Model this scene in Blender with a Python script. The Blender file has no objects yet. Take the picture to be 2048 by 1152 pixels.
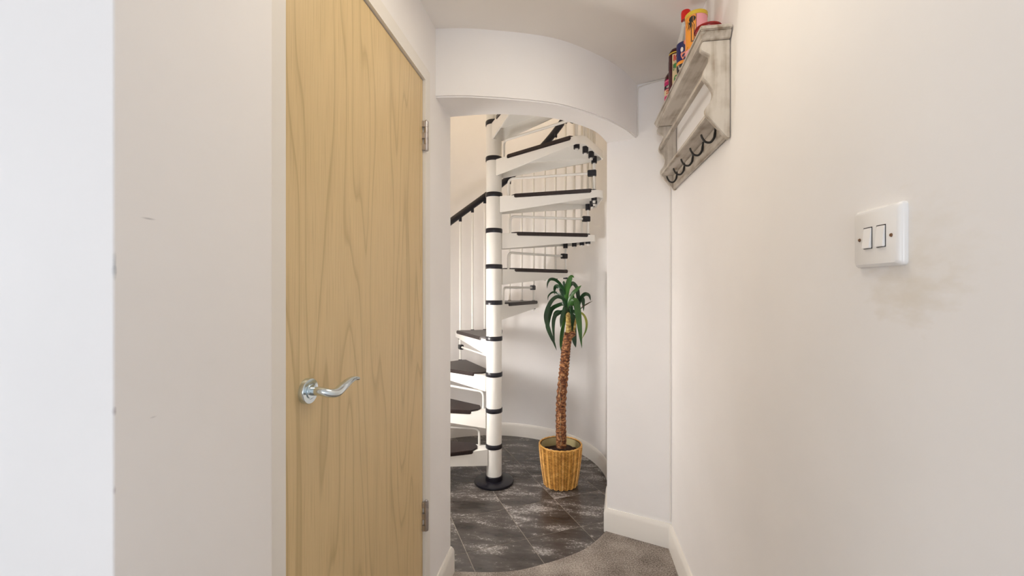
import bpy, math, random
from mathutils import Vector, Matrix
random.seed(7)
C = bpy.context.scene.collection
SC = bpy.context.scene
R = math.radians
PI = math.pi

# ------------------------------------------------------------------ camera, light, exposure
CAM_H = 1.23
YAW = 8.43
cam_d = bpy.data.cameras.new('camera')
cam = bpy.data.objects.new('camera', cam_d); C.objects.link(cam)
cam_d.sensor_width = 36.0
cam_d.lens = 850.0 / 2048.0 * 36.0
cam_d.clip_start = 0.02
cam.location = (0, 0, CAM_H)
cam.rotation_euler = (R(90), 0, R(YAW))
SC.camera = cam

world = bpy.data.worlds.new('world'); SC.world = world
world.use_nodes = True
bg = world.node_tree.nodes['Background']
bg.inputs[0].default_value = (0.80, 0.90, 1.0, 1); bg.inputs[1].default_value = 0.6

def area(name, loc, rot, sx, sy, power, col):
    d = bpy.data.lights.new(name, 'AREA'); d.shape = 'RECTANGLE'; d.size = sx; d.size_y = sy
    d.energy = power; d.color = col
    o = bpy.data.objects.new(name, d); C.objects.link(o); o.location = loc; o.rotation_euler = rot
    return o
def point(name, loc, power, col, rad=0.08):
    d = bpy.data.lights.new(name, 'POINT'); d.energy = power; d.color = col; d.shadow_soft_size = rad
    o = bpy.data.objects.new(name, d); C.objects.link(o); o.location = loc
    return o
# daylight through the hall window behind the camera, warm ceiling lamps in the hall and over the stairs
area('window_daylight', (-0.75, -4.50, 1.25), (R(90), 0, 0), 1.7, 1.5, 32, (0.86, 0.92, 1.0))
area('side_window_daylight', (-2.56, -0.85, 1.00), (0, R(-90), 0), 1.4, 1.7, 8.5, (0.82, 0.90, 1.0))
area('ceiling_lamp_light', (-0.02, 0.95, 2.212), (0, 0, 0), 0.42, 0.42, 2.2, (1.0, 0.88, 0.70))
point('stair_lamp_light', (-0.35, 2.45, 4.25), 8.5, (1.0, 0.82, 0.56), 0.12)
point('stair_fill_light', (-1.13, 2.24, 0.92), 12, (1.0, 0.96, 0.92), 0.10)  # unseen light added behind the left wall to brighten the lower stairwell
SC.cycles.max_bounces = 16; SC.cycles.diffuse_bounces = 10

vs = SC.view_settings
vs.view_transform = 'Standard'; vs.look = 'None'; vs.gamma = 1.0; vs.use_curve_mapping = False
vs.exposure = 0.86

# ------------------------------------------------------------------ materials
def newmat(name):
    m = bpy.data.materials.new(name); m.use_nodes = True
    nt = m.node_tree; b = nt.nodes['Principled BSDF']
    return m, nt, b
def N(nt, typ, **kw):
    n = nt.nodes.new(typ)
    for k, v in kw.items():
        if k.startswith('i_'):
            key = k[2:]
            n.inputs[int(key) if key.isdigit() else key.replace('_', ' ')].default_value = v
        else: setattr(n, k, v)
    return n
def L(nt, a, b): nt.links.new(a, b)
def ramp(nt, fac, stops, interp='LINEAR'):
    r = nt.nodes.new('ShaderNodeValToRGB'); r.color_ramp.interpolation = interp
    e = r.color_ramp.elements
    while len(e) < len(stops): e.new(0.5)
    for i, (p, c) in enumerate(stops):
        e[i].position = p; e[i].color = (*c, 1) if len(c) == 3 else c
    L(nt, fac, r.inputs[0]); return r
def objco(nt, scale=(1, 1, 1), loc=(0, 0, 0), rot=(0, 0, 0)):
    t = nt.nodes.new('ShaderNodeTexCoord'); mp = nt.nodes.new('ShaderNodeMapping')
    mp.inputs['Scale'].default_value = scale; mp.inputs['Location'].default_value = loc; mp.inputs['Rotation'].default_value = rot
    L(nt, t.outputs['Object'], mp.inputs[0]); return mp.outputs[0]
def bump(nt, b, h, strength, dist=0.002):
    n = N(nt, 'ShaderNodeBump'); n.inputs['Strength'].default_value = strength; n.inputs['Distance'].default_value = dist
    L(nt, h, n.inputs['Height']); L(nt, n.outputs[0], b.inputs['Normal'])

def plain(name, rgb, rough=0.5, metal=0.0, spec=0.5, coat=0.0):
    m, nt, b = newmat(name)
    b.inputs['Base Color'].default_value = (*rgb, 1); b.inputs['Roughness'].default_value = rough
    b.inputs['Metallic'].default_value = metal; b.inputs['Specular IOR Level'].default_value = spec
    b.inputs['Coat Weight'].default_value = coat
    if metal == 0 and rgb[0] > 0.5: return m
    n = N(nt, 'ShaderNodeTexNoise', i_Scale=40.0, i_Detail=3.0); L(nt, objco(nt), n.inputs['Vector'])
    mr = N(nt, 'ShaderNodeMapRange'); mr.inputs['To Min'].default_value = max(0, rough - 0.04); mr.inputs['To Max'].default_value = min(1, rough + 0.04)
    L(nt, n.outputs[0], mr.inputs[0]); L(nt, mr.outputs[0], b.inputs['Roughness'])
    return m
def paint(name, rgb, rough=0.65, stain=None, var=0.025):
    m, nt, b = newmat(name); b.inputs['Roughness'].default_value = rough; b.inputs['Specular IOR Level'].default_value = 0.3
    co = objco(nt)
    n1 = N(nt, 'ShaderNodeTexNoise', i_Scale=2.2, i_Detail=4.0); L(nt, co, n1.inputs['Vector'])
    lo = tuple(max(0, c - var) for c in rgb); hi = tuple(min(1, c + var) for c in rgb)
    cr = ramp(nt, n1.outputs[0], [(0.3, lo), (0.7, hi)])
    out = cr.outputs[0]
    for (cy, cz, ry, rz, col, amt, *cx) in (stain or []):      # finger marks round the light switch, with a ragged shape of their own
        kx = 1 / 0.004 if cx else 0
        mp = objco(nt, scale=(kx, 1 / ry, 1 / rz), loc=(-cx[0] * kx if cx else 0, -cy / ry, -cz / rz))
        ln = N(nt, 'ShaderNodeVectorMath', operation='LENGTH'); L(nt, mp, ln.inputs[0])
        n2 = N(nt, 'ShaderNodeTexNoise', i_Scale=26.0, i_Detail=5.0); L(nt, objco(nt, scale=(1, 1, 2.2)), n2.inputs['Vector'])
        ad = N(nt, 'ShaderNodeMath', operation='ADD'); L(nt, ln.outputs['Value'], ad.inputs[0])
        ms = N(nt, 'ShaderNodeMath', operation='MULTIPLY_ADD'); L(nt, n2.outputs[0], ms.inputs[0]); ms.inputs[1].default_value = 1.6; ms.inputs[2].default_value = -0.8
        L(nt, ms.outputs[0], ad.inputs[1])
        rr = ramp(nt, ad.outputs[0], [(0.0, (amt,) * 3), (0.95, (0, 0, 0))])
        mx = N(nt, 'ShaderNodeMix', data_type='RGBA'); L(nt, rr.outputs[0], mx.inputs[0]); L(nt, out, mx.inputs[6]); mx.inputs[7].default_value = (*col, 1)
        out = mx.outputs[2]
    L(nt, out, b.inputs['Base Color'])
    n3 = N(nt, 'ShaderNodeTexNoise', i_Scale=90.0, i_Detail=4.0); L(nt, co, n3.inputs['Vector'])
    bump(nt, b, n3.outputs[0], 0.06, 0.002)
    return m
def oak():
    m, nt, b = newmat('oak_veneer')
    # long vertical figure: cathedral bands bent by slow noise, plus fine pores
    n0 = N(nt, 'ShaderNodeTexNoise', i_Scale=1.0, i_Detail=2.0); L(nt, objco(nt, scale=(0, 4.2, 0.42)), n0.inputs['Vector'])
    mm = N(nt, 'ShaderNodeMath', operation='MULTIPLY', i_1=17.0); L(nt, n0.outputs[0], mm.inputs[0])
    fr = N(nt, 'ShaderNodeMath', operation='FRACT'); L(nt, mm.outputs[0], fr.inputs[0])
    bands = ramp(nt, fr.outputs[0], [(0.0, (0.92,) * 3), (0.5, (1, 1, 1)), (0.80, (0.85,) * 3), (0.93, (0.45,) * 3), (1.0, (0.9,) * 3)])
    n1 = N(nt, 'ShaderNodeTexNoise', i_Scale=1.0, i_Detail=4.0); L(nt, objco(nt, scale=(0, 330, 7)), n1.inputs['Vector'])
    pores = ramp(nt, n1.outputs[0], [(0.30, (0.45,) * 3), (0.50, (1, 1, 1))])
    mu = N(nt, 'ShaderNodeMix', data_type='RGBA', blend_type='MULTIPLY'); mu.inputs[0].default_value = 0.65
    L(nt, bands.outputs[0], mu.inputs[6]); L(nt, pores.outputs[0], mu.inputs[7])
    cr = ramp(nt, mu.outputs[2], [(0.0, (0.40, 0.28, 0.12)), (1.0, (0.68, 0.51, 0.27))])
    L(nt, cr.outputs[0], b.inputs['Base Color'])
    b.inputs['Roughness'].default_value = 0.42; b.inputs['Specular IOR Level'].default_value = 0.6
    bump(nt, b, pores.outputs[0], 0.05, 0.001)
    return m
def distressed(name='whitewashed_wood', axis=1):
    m, nt, b = newmat(name)
    sc = [60, 60, 60]; sc[axis] = 3
    n1 = N(nt, 'ShaderNodeTexNoise', i_Scale=1.0, i_Detail=5.0); L(nt, objco(nt, scale=tuple(sc)), n1.inputs['Vector'])
    n2 = N(nt, 'ShaderNodeTexNoise', i_Scale=14.0, i_Detail=5.0); L(nt, objco(nt), n2.inputs['Vector'])
    mx = N(nt, 'ShaderNodeMix', data_type='RGBA'); mx.inputs[0].default_value = 0.5
    L(nt, n1.outputs[0], mx.inputs[6]); L(nt, n2.outputs[0], mx.inputs[7])
    cr = ramp(nt, mx.outputs[2], [(0.34, (0.26, 0.20, 0.145)), (0.44, (0.42, 0.37, 0.31)), (0.56, (0.56, 0.515, 0.455))])
    L(nt, cr.outputs[0], b.inputs['Base Color']); b.inputs['Roughness'].default_value = 0.7
    bump(nt, b, n1.outputs[0], 0.25, 0.002)
    return m
def stone_tile(i):
    m, nt, b = newmat('slate_tile_%d' % i)
    off = (i * 3.7, i * 1.9, i * 0.7)
    th = R(29.5)
    n1 = N(nt, 'ShaderNodeTexNoise', i_Scale=1.0, i_Detail=6.0, i_Roughness=0.7)
    L(nt, objco(nt, scale=(3.5, 11, 4), loc=off, rot=(0, 0, -th)), n1.inputs['Vector'])
    n2 = N(nt, 'ShaderNodeTexNoise', i_Scale=85.0, i_Detail=5.0, i_Roughness=0.8); L(nt, objco(nt, loc=off), n2.inputs['Vector'])
    c1 = ramp(nt, n1.outputs[0], [(0.30, (0.024, 0.019, 0.016)), (0.5, (0.078, 0.066, 0.059)), (0.68, (0.18, 0.162, 0.150))])
    mask = N(nt, 'ShaderNodeMath', operation='MULTIPLY'); L(nt, n1.outputs[0], mask.inputs[0]); L(nt, n2.outputs[0], mask.inputs[1])
    fl = ramp(nt, mask.outputs[0], [(0.29, (0, 0, 0)), (0.34, (0.85,) * 3)])
    mx = N(nt, 'ShaderNodeMix', data_type='RGBA'); L(nt, fl.outputs[0], mx.inputs[0]); L(nt, c1.outputs[0], mx.inputs[6]); mx.inputs[7].default_value = (0.46, 0.43, 0.41, 1)
    L(nt, mx.outputs[2], b.inputs['Base Color'])
    b.inputs['Roughness'].default_value = 0.24; b.inputs['Specular IOR Level'].default_value = 0.55
    bump(nt, b, n2.outputs[0], 0.05, 0.001)
    return m
def carpet():
    m, nt, b = newmat('grey_carpet')
    n1 = N(nt, 'ShaderNodeTexNoise', i_Scale=5.0, i_Detail=4.0); L(nt, objco(nt), n1.inputs['Vector'])
    n2 = N(nt, 'ShaderNodeTexNoise', i_Scale=170.0, i_Detail=4.0); L(nt, objco(nt), n2.inputs['Vector'])
    mx = N(nt, 'ShaderNodeMix', data_type='RGBA'); mx.inputs[0].default_value = 0.55
    L(nt, n1.outputs[0], mx.inputs[6]); L(nt, n2.outputs[0], mx.inputs[7])
    cr = ramp(nt, mx.outputs[2], [(0.36, (0.12, 0.10, 0.085)), (0.5, (0.31, 0.27, 0.24)), (0.64, (0.54, 0.49, 0.44))])
    L(nt, cr.outputs[0], b.inputs['Base Color']); b.inputs['Roughness'].default_value = 0.95; b.inputs['Specular IOR Level'].default_value = 0.1
    bump(nt, b, n2.outputs[0], 0.9, 0.006)
    return m
def noisy(name, stops, scale, rough=0.6, bstr=0.2, mscale=(1, 1, 1), detail=4.0):
    m, nt, b = newmat(name)
    n1 = N(nt, 'ShaderNodeTexNoise', i_Scale=scale, i_Detail=detail); L(nt, objco(nt, scale=mscale), n1.inputs['Vector'])
    cr = ramp(nt, n1.outputs[0], stops); L(nt, cr.outputs[0], b.inputs['Base Color'])
    b.inputs['Roughness'].default_value = rough; bump(nt, b, n1.outputs[0], bstr, 0.003)
    return m
def glass(name, rgb, rough=0.03):
    m, nt, b = newmat(name); b.inputs['Base Color'].default_value = (*rgb, 1); b.inputs['Roughness'].default_value = rough
    b.inputs['Transmission Weight'].default_value = 1.0; b.inputs['IOR'].default_value = 1.45
    return m

M = {}
M['wall'] = paint('white_wall_paint', (0.86, 0.842, 0.832))
M['wall_r'] = paint('white_wall_paint_with_finger_marks', (0.86, 0.842, 0.832), stain=[(0.655, 1.225, 0.085, 0.06, (0.64, 0.57, 0.46), 0.36), (0.66, 1.27, 0.12, 0.10, (0.72, 0.66, 0.56), 0.35)])
M['wall_l'] = paint('white_wall_paint_with_scuffs', (0.86, 0.842, 0.832), stain=[(0.450, 1.315, 0.0085, 0.0014, (0.35, 0.34, 0.35), 0.6), (0.456, 1.070, 0.007, 0.0018, (0.40, 0.38, 0.40), 0.5), (0.4115, 1.255, 0.0028, 0.016, (0.34, 0.38, 0.42), 0.8, -0.5175), (0.4115, 1.09, 0.002, 0.006, (0.40, 0.36, 0.38), 0.7, -0.5175), (0.4115, 1.00, 0.002, 0.006, (0.40, 0.36, 0.38), 0.7, -0.5175)])
M['ceil'] = paint('ceiling_paint', (0.85, 0.825, 0.795), 0.75)
M['gloss'] = paint('white_gloss_woodwork', (0.80, 0.77, 0.72), 0.32, var=0.01)
M['oak'] = oak()
M['carpet'] = carpet()
M['grout'] = noisy('tile_joint', [(0.3, (0.20, 0.17, 0.14)), (0.7, (0.32, 0.28, 0.235))], 60, 0.8)
M['steel_w'] = plain('white_enamelled_steel', (0.82, 0.80, 0.755), 0.28)
M['black'] = plain('black_plastic', (0.008, 0.007, 0.012), 0.32)
M['pad'] = noisy('dark_stained_wood', [(0.3, (0.010, 0.005, 0.005)), (0.7, (0.030, 0.016, 0.014))], 6, 0.38, 0.05, (30, 4, 4))
M['chrome'] = plain('chrome', (0.72, 0.80, 0.84), 0.14, 1.0)
M['steel'] = plain('brushed_hinge_steel', (0.55, 0.52, 0.52), 0.3, 1.0)
M['switch'] = plain('white_switch_plastic', (0.86, 0.85, 0.84), 0.25)
M['rust'] = noisy('rusty_screw', [(0.3, (0.05, 0.02, 0.01)), (0.7, (0.30, 0.15, 0.06))], 300, 0.6)
M['wood_y'] = distressed('whitewashed_wood_along', 1)
M['wood_z'] = distressed('whitewashed_wood_upright', 2)
M['iron'] = plain('black_iron', (0.012, 0.011, 0.010), 0.5)
M['straw'] = noisy('golden_straw', [(0.25, (0.42, 0.19, 0.035)), (0.55, (0.70, 0.38, 0.09)), (0.8, (0.82, 0.52, 0.18))], 35, 0.45, 0.3)
M['straw_in'] = noisy('dark_straw', [(0.3, (0.07, 0.026, 0.005)), (0.7, (0.14, 0.055, 0.012))], 60, 0.8)
M['liner'] = plain('pale_basket_lining', (0.50, 0.43, 0.22), 0.6)
M['soil'] = noisy('dark_soil', [(0.3, (0.010, 0.004, 0.003)), (0.7, (0.055, 0.020, 0.012))], 90, 0.95, 1.0)
M['bark'] = noisy('flaky_brown_bark', [(0.25, (0.022, 0.006, 0.003)), (0.46, (0.13, 0.040, 0.012)), (0.60, (0.36, 0.15, 0.05)), (0.75, (0.62, 0.40, 0.22))], 1.0, 0.75, 1.0, (55, 55, 95), 5.0)
M['cane'] = noisy('young_yellow_cane', [(0.25, (0.12, 0.05, 0.012)), (0.5, (0.42, 0.27, 0.06)), (0.75, (0.72, 0.58, 0.20))], 1.0, 0.6, 0.8, (40, 40, 90), 4.0)
def leafmat(name, a, b_):
    return noisy(name, [(0.3, a), (0.7, b_)], 14, 0.33, 0.05)
M['leaf_d'] = leafmat('dark_green_leaf', (0.004, 0.026, 0.007), (0.012, 0.060, 0.014))
M['leaf_m'] = leafmat('mid_green_leaf', (0.016, 0.070, 0.010), (0.045, 0.145, 0.020))
M['leaf_y'] = leafmat('yellowing_leaf', (0.10, 0.16, 0.02), (0.30, 0.30, 0.04))
M['leaf_b'] = leafmat('withered_leaf', (0.05, 0.03, 0.02), (0.10, 0.08, 0.04))
M['cable'] = plain('white_cable_sheath', (0.78, 0.75, 0.71), 0.5)
TILES = [stone_tile(i) for i in range(6)]

# ------------------------------------------------------------------ mesh helpers
ORG = {}
def world_org(o): return ORG.get(o.name, Vector((0, 0, 0))) if o else Vector((0, 0, 0))
class MB:
    def __init__(s): s.v = []; s.f = []
    def face(s, pts):
        n = len(s.v); s.v += [tuple(p) for p in pts]; s.f.append(tuple(range(n, n + len(pts)))); return s
    def box(s, a, b):
        x0, y0, z0 = a; x1, y1, z1 = b; n = len(s.v)
        s.v += [(x0, y0, z0), (x1, y0, z0), (x1, y1, z0), (x0, y1, z0), (x0, y0, z1), (x1, y0, z1), (x1, y1, z1), (x0, y1, z1)]
        s.f += [tuple(n + i for i in q) for q in ((0, 3, 2, 1), (4, 5, 6, 7), (0, 1, 5, 4), (1, 2, 6, 5), (2, 3, 7, 6), (3, 0, 4, 7))]
        return s
    def prism(s, poly, z0, z1):                      # poly counter-clockwise in plan
        n = len(s.v); k = len(poly)
        s.v += [(p[0], p[1], z0) for p in poly] + [(p[0], p[1], z1) for p in poly]
        s.f.append(tuple(range(n + k - 1, n - 1, -1))); s.f.append(tuple(range(n + k, n + 2 * k)))
        for i in range(k): j = (i + 1) % k; s.f.append((n + i, n + j, n + k + j, n + k + i))
        return s
    def strip(s, a, b, z0, z1):                      # wall between two plan polylines of equal length (a = inner face, b = outer face)
        n = len(s.v); k = len(a)
        for p in a: s.v.append((p[0], p[1], z0))
        for p in a: s.v.append((p[0], p[1], z1))
        for p in b: s.v.append((p[0], p[1], z0))
        for p in b: s.v.append((p[0], p[1], z1))
        A0, A1, B0, B1 = n, n + k, n + 2 * k, n + 3 * k
        for i in range(k - 1):
            s.f += [(A0 + i, A0 + i + 1, A1 + i + 1, A1 + i), (B0 + i + 1, B0 + i, B1 + i, B1 + i + 1),
                    (A1 + i, A1 + i + 1, B1 + i + 1, B1 + i), (A0 + i + 1, A0 + i, B0 + i, B0 + i + 1)]
        for i in (0, k - 1): s.f.append((A0 + i, A1 + i, B1 + i, B0 + i))
        return s
    def lathe(s, prof, c, seg=32, axis='z', cap=True):
        n = len(s.v); k = len(prof)
        for i in range(seg):
            a = 2 * PI * i / seg
            for r, h in prof:
                u, w = r * math.cos(a), r * math.sin(a)
                p = {'z': (u, w, h), 'x': (h, u, w), 'y': (w, h, u)}[axis]
                s.v.append((c[0] + p[0], c[1] + p[1], c[2] + p[2]))
        for i in range(seg):
            j = (i + 1) % seg
            for q in range(k - 1): s.f.append((n + i * k + q, n + j * k + q, n + j * k + q + 1, n + i * k + q + 1))
        if cap:
            s.f.append(tuple(n + i * k for i in range(seg - 1, -1, -1))); s.f.append(tuple(n + i * k + k - 1 for i in range(seg)))
        return s
    def cyl(s, c, r, z0, z1, seg=16): return s.lathe([(r, z0), (r, z1)], (c[0], c[1], 0), seg)
    def tube(s, path, rad, seg=10):
        P = [Vector(p) for p in path]; n = len(s.v); k = len(P)
        rads = rad if isinstance(rad, (list, tuple)) else [rad] * k
        t0 = (P[1] - P[0]).normalized(); up = Vector((0, 0, 1)) if abs(t0.z) < 0.9 else Vector((1, 0, 0))
        nrm = t0.cross(up).normalized()
        for i in range(k):
            t = (P[min(i + 1, k - 1)] - P[max(i - 1, 0)]).normalized()
            nrm = (nrm - t * nrm.dot(t)).normalized(); bn = t.cross(nrm)
            for j in range(seg):
                a = 2 * PI * j / seg; s.v.append(tuple(P[i] + (nrm * math.cos(a) + bn * math.sin(a)) * rads[i]))
        for i in range(k - 1):
            for j in range(seg):
                j2 = (j + 1) % seg; s.f.append((n + i * seg + j, n + i * seg + j2, n + (i + 1) * seg + j2, n + (i + 1) * seg + j))
        s.f.append(tuple(n + j for j in range(seg - 1, -1, -1))); s.f.append(tuple(n + (k - 1) * seg + j for j in range(seg)))
        return s
    def build(s, name, mat, parent=None, smooth=False, bevel=0.0, bseg=2):
        me = bpy.data.meshes.new(name); o0 = world_org(parent)
        me.from_pydata([(v[0] - o0.x, v[1] - o0.y, v[2] - o0.z) for v in s.v], [], s.f); me.update()
        import bmesh
        bm = bmesh.new(); bm.from_mesh(me); bmesh.ops.recalc_face_normals(bm, faces=bm.faces)
        if bevel > 0:
            bmesh.ops.remove_doubles(bm, verts=bm.verts, dist=1e-6)
            ed = [e for e in bm.edges if len(e.link_faces) == 2 and e.calc_face_angle(0) > 0.6]
            bmesh.ops.bevel(bm, geom=ed, offset=bevel, segments=bseg, affect='EDGES', clamp_overlap=True)
        bm.to_mesh(me); bm.free()
        o = bpy.data.objects.new(name, me); C.objects.link(o); me.materials.append(mat)
        if smooth:
            me.polygons.foreach_set('use_smooth', [True] * len(me.polygons))
            try: me.set_sharp_from_angle(angle=R(40))
            except Exception: pass
        if parent: o.parent = parent
        ORG[o.name] = o0.copy()
        return o
def thing(name, label, cat, loc, group=None):
    o = bpy.data.objects.new(name, None); C.objects.link(o); o.location = loc; o.empty_display_size = 0.05
    o['label'] = label; o['category'] = cat
    if group: o['group'] = group
    ORG[o.name] = Vector(loc); return o
def struct(o, label=None, cat=None):
    o['kind'] = 'structure'
    if label: o['label'] = label
    if cat: o['category'] = cat
    return o
def catmull(pts, n=8):
    P = [Vector(p) for p in pts]; out = []
    for i in range(len(P) - 1):
        p0 = P[i - 1] if i else P[0] * 2 - P[1]; p1 = P[i]; p2 = P[i + 1]; p3 = P[i + 2] if i + 2 < len(P) else P[-1] * 2 - P[-2]
        for k in range(n):
            t = k / n
            out.append(0.5 * ((2 * p1) + (p2 - p0) * t + (2 * p0 - 5 * p1 + 4 * p2 - p3) * t * t + (3 * p1 - p0 - 3 * p2 + p3) * t ** 3))
    out.append(P[-1]); return out

# ------------------------------------------------------------------ the setting
XL, XR = -0.531, 0.45
ZC = CAM_H + 0.994         # corridor ceiling
ZS = CAM_H + 0.732         # underside of the curved beam
ZT = 4.5                   # top of the stairwell
SCX, SCY, SR = -0.574, 2.715, 0.79     # round stairwell
PC = (0.160, 2.200)        # corner of the pier at the opening
PR = (XR, 2.092)           # pier meets the right wall
DY0, DY1 = 0.722, 1.446    # door leaf
DZ = CAM_H + 0.737         # top of the door leaf
FW = 0.05                  # frame face width

# carpet floor and stairwell slab
arc_floor = [(p.x, p.y) for p in catmull([(-0.53, 1.776, 0), (-0.288, 1.812, 0), (-0.128, 1.891, 0), (0.023, 2.0, 0), (0.103, 2.10, 0), (0.162, 2.200, 0)], 8)]
fl = MB()
poly = [(-2.6, -4.6), (XR + 0.1, -4.6), (XR + 0.1, PR[1] + 0.1), (0.3, PR[1] + 0.12)] + arc_floor[::-1] + [(-0.56, 1.776), (-2.6, 1.776)]
fl.prism(poly, -0.06, 0.006)
struct(fl.build('floor', M['carpet']), 'grey-brown carpet covering the corridor floor', 'floor')
slab = MB().prism([(SCX + 1.05 * math.cos(2 * PI * i / 64), SCY + 1.05 * math.sin(2 * PI * i / 64)) for i in range(64)], -0.10, -0.0004)
stair_floor = struct(slab.build('floor_stairwell', M['grout']), 'dark slate-look tiled floor of the round stairwell', 'floor')

# tiles, 0.30 m grid turned 29.4 degrees, clipped to the stairwell outline
def clip(poly, edge_pts):
    for i in range(len(edge_pts)):
        a = edge_pts[i]; b = edge_pts[(i + 1) % len(edge_pts)]; out = []
        for k in range(len(poly)):
            p = poly[k]; q = poly[(k + 1) % len(poly)]
            sp = (b[0] - a[0]) * (p[1] - a[1]) - (b[1] - a[1]) * (p[0] - a[0]); sq = (b[0] - a[0]) * (q[1] - a[1]) - (b[1] - a[1]) * (q[0] - a[0])
            if sp >= 0: out.append(p)
            if (sp >= 0) != (sq >= 0):
                t = sp / (sp - sq); out.append((p[0] + (q[0] - p[0]) * t, p[1] + (q[1] - p[1]) * t))
        poly = out
        if len(poly) < 3: return []
    return poly
def hull(pts):
    pts = sorted(set(pts)); 
    def half(ps):
        h = []
        for p in ps:
            while len(h) > 1 and (h[-1][0] - h[-2][0]) * (p[1] - h[-2][1]) - (h[-1][1] - h[-2][1]) * (p[0] - h[-2][0]) <= 0: h.pop()
            h.append(p)
        return h
    a, b = half(pts), half(pts[::-1]); return a[:-1] + b[:-1]
region = hull([(round(x, 5), round(y, 5)) for x, y in arc_floor] + [(SCX + SR * math.cos(R(t)), SCY + SR * math.sin(R(t))) for t in range(0, 262, 6)])
th = R(29.4); ux = (math.cos(th), math.sin(th)); uy = (-math.sin(th), math.cos(th)); S = 0.303
c8, s8 = math.cos(R(YAW)), math.sin(R(YAW))
def cam2w(x, z): return (x * c8 - z * s8, x * s8 + z * c8)
ga = cam2w(0.139, 1.909); gb = cam2w(0.171, 2.446)   # a joint running up the floor, a joint running across it
oa = ga[0] * ux[0] + ga[1] * ux[1]; ob = gb[0] * uy[0] + gb[1] * uy[1]
J = 0.0017; ti = 0
for i in range(-7, 7):
    for j in range(-7, 7):
        a0, a1 = oa + i * S + J, oa + (i + 1) * S - J; b0, b1 = ob + j * S + J, ob + (j + 1) * S - J
        sq = [(a * ux[0] + b * uy[0], a * ux[1] + b * uy[1]) for a, b in ((a0, b0), (a1, b0), (a1, b1), (a0, b1))]
        pg = clip(sq, region)
        if len(pg) < 3: continue
        ar = 0.5 * abs(sum(pg[k][0] * pg[(k + 1) % len(pg)][1] - pg[(k + 1) % len(pg)][0] * pg[k][1] for k in range(len(pg))))
        if ar < 2e-4: continue
        MB().prism(pg, -0.0022, 0.0005).build('floor_tile', TILES[(i * 5 + j * 3) % 6], stair_floor); ti += 1

# corridor ceiling: covers the corridor and hall, cut away over the stairwell by the curved beam line
arc_out = [(p.x, p.y) for p in catmull([(XL - 0.06, 1.567, 0), (XL, 1.569, 0), (-0.364, 1.595, 0), (-0.086, 1.695, 0), (0.105, 1.855, 0), (0.225, 2.005, 0), (0.302, 2.147, 0), (0.335, 2.20, 0)], 10)]
arc_in = [(p.x, p.y) for p in catmull([(XL - 0.06, 1.772, 0), (XL, 1.766, 0), (-0.344, 1.765, 0), (-0.18, 1.805, 0), (-0.0434, 1.882, 0), (0.085, 2.02, 0), (0.160, 2.200, 0), (0.18, 2.27, 0)], 10)]
mid = [((a[0] + b[0]) / 2, (a[1] + b[1]) / 2) for a, b in zip(arc_out, arc_in)]
ce = MB().prism([(-2.6, -4.6), (XR + 0.1, -4.6), (XR + 0.1, PR[1] + 0.10), (0.31, PR[1] + 0.14)] + mid[::-1] + [(-0.60, 1.66), (-2.6, 1.66)], ZC, ZC + 0.2)
struct(ce.build('ceiling', M['ceil']), 'off-white ceiling of the corridor', 'ceiling')
bm_ = MB().strip(arc_out, arc_in, ZS, ZT)
struct(bm_.build('wall_arch', M['wall'], smooth=True, bevel=0.006), 'white curved beam above the stairwell opening', 'wall')

# left wall with the door opening
wl = MB()
XLp = XL + 0.014      # plaster stands a little proud of the door frame on the near side
LY = 0.410; e_ = DY0 - FW; rd = 0.012
def qarc(cx, cy, r, a0, a1, n=6): return [(cx + r * math.cos(R(a0 + (a1 - a0) * i / n)), cy + r * math.sin(R(a0 + (a1 - a0) * i / n))) for i in range(n + 1)]
wl.prism([(-2.6, LY)] + qarc(XLp - 0.0025, LY + 0.0025, 0.0025, -90, 0) + qarc(XLp - rd, e_ - rd, rd, 0, 90) + [(XL - 0.12, e_), (XL - 0.12, LY + 0.12), (-2.6, LY + 0.12)], 0, ZC + 0.05)
o = wl.build('wall_left', M['wall_l'], smooth=True); struct(o, 'white left wall turning a scuffed corner before the door', 'wall')
wl = MB()
wl.box((XL - 0.12, DY0 - FW, DZ + FW), (XL + 0.002, DY1 + FW, ZC + 0.05))
wl.box((XL - 0.12, DY1 + FW, 0), (XL + 0.002, 1.766, ZT))
struct(wl.build('wall_left', M['wall']), 'white left wall above the door and beside the stairwell opening', 'wall')
# hall to the left of the camera
def holed(axis, c0, c1, a0, a1, h0, h1, z0, z1):      # wall slab with a window hole
    mb = MB()
    for (p0, p1, q0, q1) in ((a0, h0, 0, ZC + 0.05), (h1, a1, 0, ZC + 0.05), (h0, h1, 0, z0), (h0, h1, z1, ZC + 0.05)):
        mb.box((c0, p0, q0), (c1, p1, q1)) if axis == 'x' else mb.box((p0, c0, q0), (p1, c1, q1))
    return mb
HB = -4.6
struct(holed('x', -2.72, -2.6, HB, 0.53, -1.75, 0.05, 0.3, 1.9).build('wall_side', M['wall']), 'white hall wall with a window behind the viewer on the left', 'wall')
struct(holed('y', HB - 0.12, HB, -2.6, XR + 0.12, -1.65, 0.15, 0.45, 2.05).build('wall_back', M['wall']), 'white hall wall with a window behind the viewer', 'wall')
def wframe(axis, c, a0, a1, z0, z1, name, label):
    mb = MB(); t = 0.05; m_ = (a0 + a1) / 2
    for (p0, p1, q0, q1) in ((a0, a0 + t, z0, z1), (a1 - t, a1, z0, z1), (a0, a1, z0, z0 + t), (a0, a1, z1 - t, z1), (m_ - t / 2, m_ + t / 2, z0, z1)):
        mb.box((c - 0.03, p0, q0), (c + 0.03, p1, q1)) if axis == 'x' else mb.box((p0, c - 0.03, q0), (p1, c + 0.03, q1))
    struct(mb.build(name, M['gloss']), label, 'window')
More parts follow.
